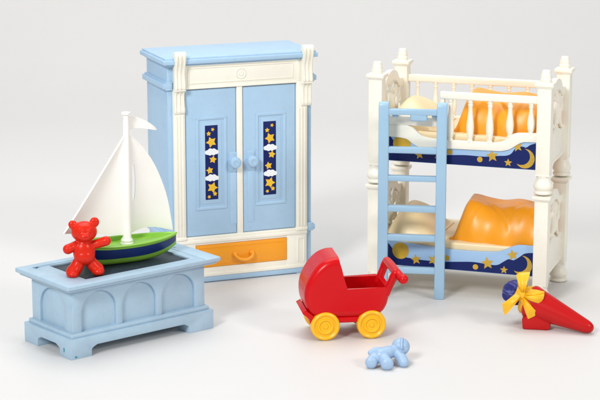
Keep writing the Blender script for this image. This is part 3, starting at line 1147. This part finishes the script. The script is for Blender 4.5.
b.tube(spline([(3.22, 1.60, 4.46), (3.26, 0.5, 4.48), (3.32, -1.4, 4.42), (3.44, -2.0, 4.30), (3.56, -2.4, 4.22)], 4), [0.30] * 14 + [0.31, 0.33, 0.34], 16)
b.build('handle_grip', M['red'], PR)
WH = [(0.0, 0.10), (0.13, 0.12), (0.20, 0.02), (0.34, 0.02), (0.44, 0.13), (0.52, 0.13), (0.58, 0.02), (0.68, 0.02), (0.74, 0.10), (0.84, 0.14), (0.93, 0.11), (0.975, 0.04), (0.985, -0.12), (0.98, -0.42), (0.94, -0.50), (0.80, -0.54), (0.0, -0.54)]
wm = None
for x in (-1.57, 1.57):
    for sy in (-1, 1):
        if wm is None:
            b = MB()
            b.lathe(WH, seg=48, mat=Matrix.Rotation(R(90), 4, 'X'))
            wm = b.mesh('wheel', M['yellow'], 40)
        o = bpy.data.objects.new('wheel', wm)
        col.objects.link(o)
        o.parent = PR
        o.location = Vector((x, sy * 1.74, 0.985)) * S
        if sy > 0:
            o.rotation_euler = (0, 0, math.pi)


# ------------------------------------------------------------------ tiny pale blue doll
DL = thing('toy_figure', 'tiny pale blue toy figure on all fours on the floor before the pram', 'toy figure', (5.55, 118.7, 0), R(0))
b = MB()
b.blob((0.94, 0.75, 1.04), (0.60, 0.58, 0.58))                   # head
b.blob((1.10, 0.45, 0.92), (0.26, 0.24, 0.22))
hr = [(1.02 + 0.22 * math.cos(R(a)) * 0.3, 0.60 + 0.54 * math.cos(R(a)), 1.04 + 0.56 * math.sin(R(a))) for a in range(10, 171, 10)]
b.tube(hr, 0.085, 10)
b.blob((1.30, 0.34, 1.00), (0.10, 0.08, 0.08))
b.tube([(0.62, 0.62, 0.85), (0.1, 0.25, 0.80), (-0.38, -0.05, 0.72)], [0.36, 0.44, 0.46], 16)
b.tube([(-0.22, -0.12, 0.66), (-0.10, -0.55, 0.46), (-0.02, -0.78, 0.38)], [0.36, 0.40, 0.41], 14)
b.blob((0.0, -0.92, 0.40), (0.42, 0.26, 0.42))
b.tube([(-0.50, 0.0, 0.66), (-0.86, -0.28, 0.48), (-0.98, -0.46, 0.38)], [0.36, 0.39, 0.40], 14)
b.blob((-1.0, -0.60, 0.40), (0.40, 0.26, 0.42))
b.tube([(-0.2, 0.25, 0.95), (-0.7, 0.15, 1.0), (-1.02, 0.02, 0.86)], [0.22, 0.2, 0.19], 12)
b.tube([(0.72, 0.35, 0.70), (0.98, -0.05, 0.48), (1.08, -0.22, 0.30)], [0.33, 0.36, 0.36], 12)
b.tube([(0.5, 0.95, 0.7), (0.75, 1.35, 0.4), (0.8, 1.4, 0.26)], [0.26, 0.25, 0.25], 12)
fuse(b, 'body', M['doll'], DL, 0.03, 2)


# ------------------------------------------------------------------ red cone with a yellow bow
CO = thing('gift_cone', 'red toy cone lying on its side, tied with a yellow bow', 'gift cone', (15.3, 127.95, 0), R(-28))
axis_a, axis_b = Vector((0.35, 0, 1.80)), Vector((4.72, 0, 0.47))
d = (axis_b - axis_a)
ln = d.length
mt = Matrix.Translation(axis_a) @ d.to_track_quat('Z', 'Y').to_matrix().to_4x4()
b = MB()
b.lathe([(0.0, 0.1), (0.85, 0.0), (1.00, 0.05), (1.14, 0.16), (1.17, 0.34), (1.06, 0.9), (0.46, ln - 0.12), (0.40, ln + 0.12), (0.28, ln + 0.32), (0.12, ln + 0.41), (0.0, ln + 0.43)], seg=44, mat=mt)
b.build('cone', M['cone'], CO, 30)
b = MB()
b.prism([(-0.95, 0.0), (0.80, 0.0), (0.92, 0.2), (0.95, 0.6), (0.6, 1.1), (-0.5, 1.15), (-1.02, 0.75)], 'y', -0.62, 0.70, 0.12, seg=3,
        mat=Matrix.Translation((1.18, -0.25, 0)) @ Matrix.Rotation(R(18), 4, 'Z'))
b.build('foot', M['cone'], CO, 30)
b = MB()                                                        # crumpled blue paper in the mouth
t = bmesh.new()
bmesh.ops.create_icosphere(t, subdivisions=5, radius=1)
for v in t.verts:
    q = v.co.normalized()
    lob = 0.24 * math.sin(7 * math.atan2(q.y, q.z) + 2.5 * q.x) + 0.16 * noise.noise(q * 2.6)
    r_ = 1 + lob * (0.4 + 0.6 * abs(q.x))
    v.co = Vector((q.x * 0.92, q.y * 0.80 * r_, q.z * 0.80 * r_))
b._merge(t, 0, Matrix.Translation(axis_a - d.normalized() * 0.95 + Vector((0, 0, 0.12))))
b.build('paper', M['deep'], CO, 40)
b = MB()
b.lathe([(0.70, -0.26), (0.92, -0.28), (1.02, -0.12), (0.98, 0.06), (0.80, 0.12)], seg=36, mat=mt)
b.build('tie_band', M['bow'], CO)


bx, bz = 0.33, 2.49
BOWM = Matrix.Translation((bx, -1.0, 0)) @ Matrix.Rotation(R(22), 4, 'Z') @ Matrix.Translation((-bx, 1.0, 0))


# the bow is one moulded piece: two loops, two tails, pleats running out from the knot
bow_px = [(112, 62), (130, 50), (185, 44), (182, 72), (168, 128), (196, 140), (232, 143), (266, 150), (260, 178), (241, 206), (212, 202), (184, 194),
          (206, 226), (233, 256), (212, 276), (180, 292), (164, 254), (148, 208), (132, 192), (98, 222), (56, 276), (44, 250), (40, 214), (78, 186), (112, 158), (122, 128), (118, 95)]
ol = []
for i_ in range(len(bow_px)):
    a_, c_ = bow_px[i_], bow_px[(i_ + 1) % len(bow_px)]
    for k_ in range(5):
        f_ = k_ / 5
        ol.append((((a_[0] + (c_[0] - a_[0]) * f_) - 146) * 0.01259, -((a_[1] + (c_[1] - a_[1]) * f_) - 160) * 0.0129))
rmax = max(math.hypot(*p_) for p_ in ol)


def bow_pt(s_, t_):
    i_ = int(round(s_ * len(ol))) % len(ol)
    px, pz = ol[i_]
    rr_ = math.hypot(px, pz) / rmax
    th = math.atan2(pz, px)
    arm = sstep(0.25, 0.7, rr_)
    puff = -0.34 * math.sin(math.pi * min(1, t_ * 1.02)) * arm
    pleat = 0.075 * math.cos(th * 14) * math.sin(math.pi * t_ ** 0.7) * (1 - 0.5 * t_)
    return (bx + px * t_, -1.20 + puff + pleat + 0.16 * t_ * (1 - arm) - (0.10 * t_ if pz < 0 else -0.28 * t_ * t_), bz + pz * t_)


o_ = MB()
tt = bmesh.new()
NR, NO = 12, len(ol)
sides = []
for dy in (0.0, 0.16):
    rings = []
    for k_ in range(NR):
        row = []
        for i_ in range(NO):
            p_ = bow_pt(i_ / NO, (k_ + 1) / NR)
            row.append(tt.verts.new((p_[0], p_[1] + dy, p_[2])))
        rings.append(row)
    sides.append((tt.verts.new((bx, -1.20 + dy, bz)), rings))
for cv, rings in sides:
    for i_ in range(NO):
        i2 = (i_ + 1) % NO
        tt.faces.new((cv, rings[0][i_], rings[0][i2]))
        for a_, c_ in zip(rings, rings[1:]):
            tt.faces.new((a_[i_], c_[i_], c_[i2], a_[i2]))
for i_ in range(NO):
    i2 = (i_ + 1) % NO
    tt.faces.new((sides[0][1][-1][i_], sides[0][1][-1][i2], sides[1][1][-1][i2], sides[1][1][-1][i_]))
o_._merge(tt, 0, BOWM)
o_.build('bow', M['bow'], CO, 50)
b = MB()
b.blob((bx + 0.04, -1.18, bz), (0.27, 0.16, 0.30))
b.build('bow_knot', M['bow'], CO)
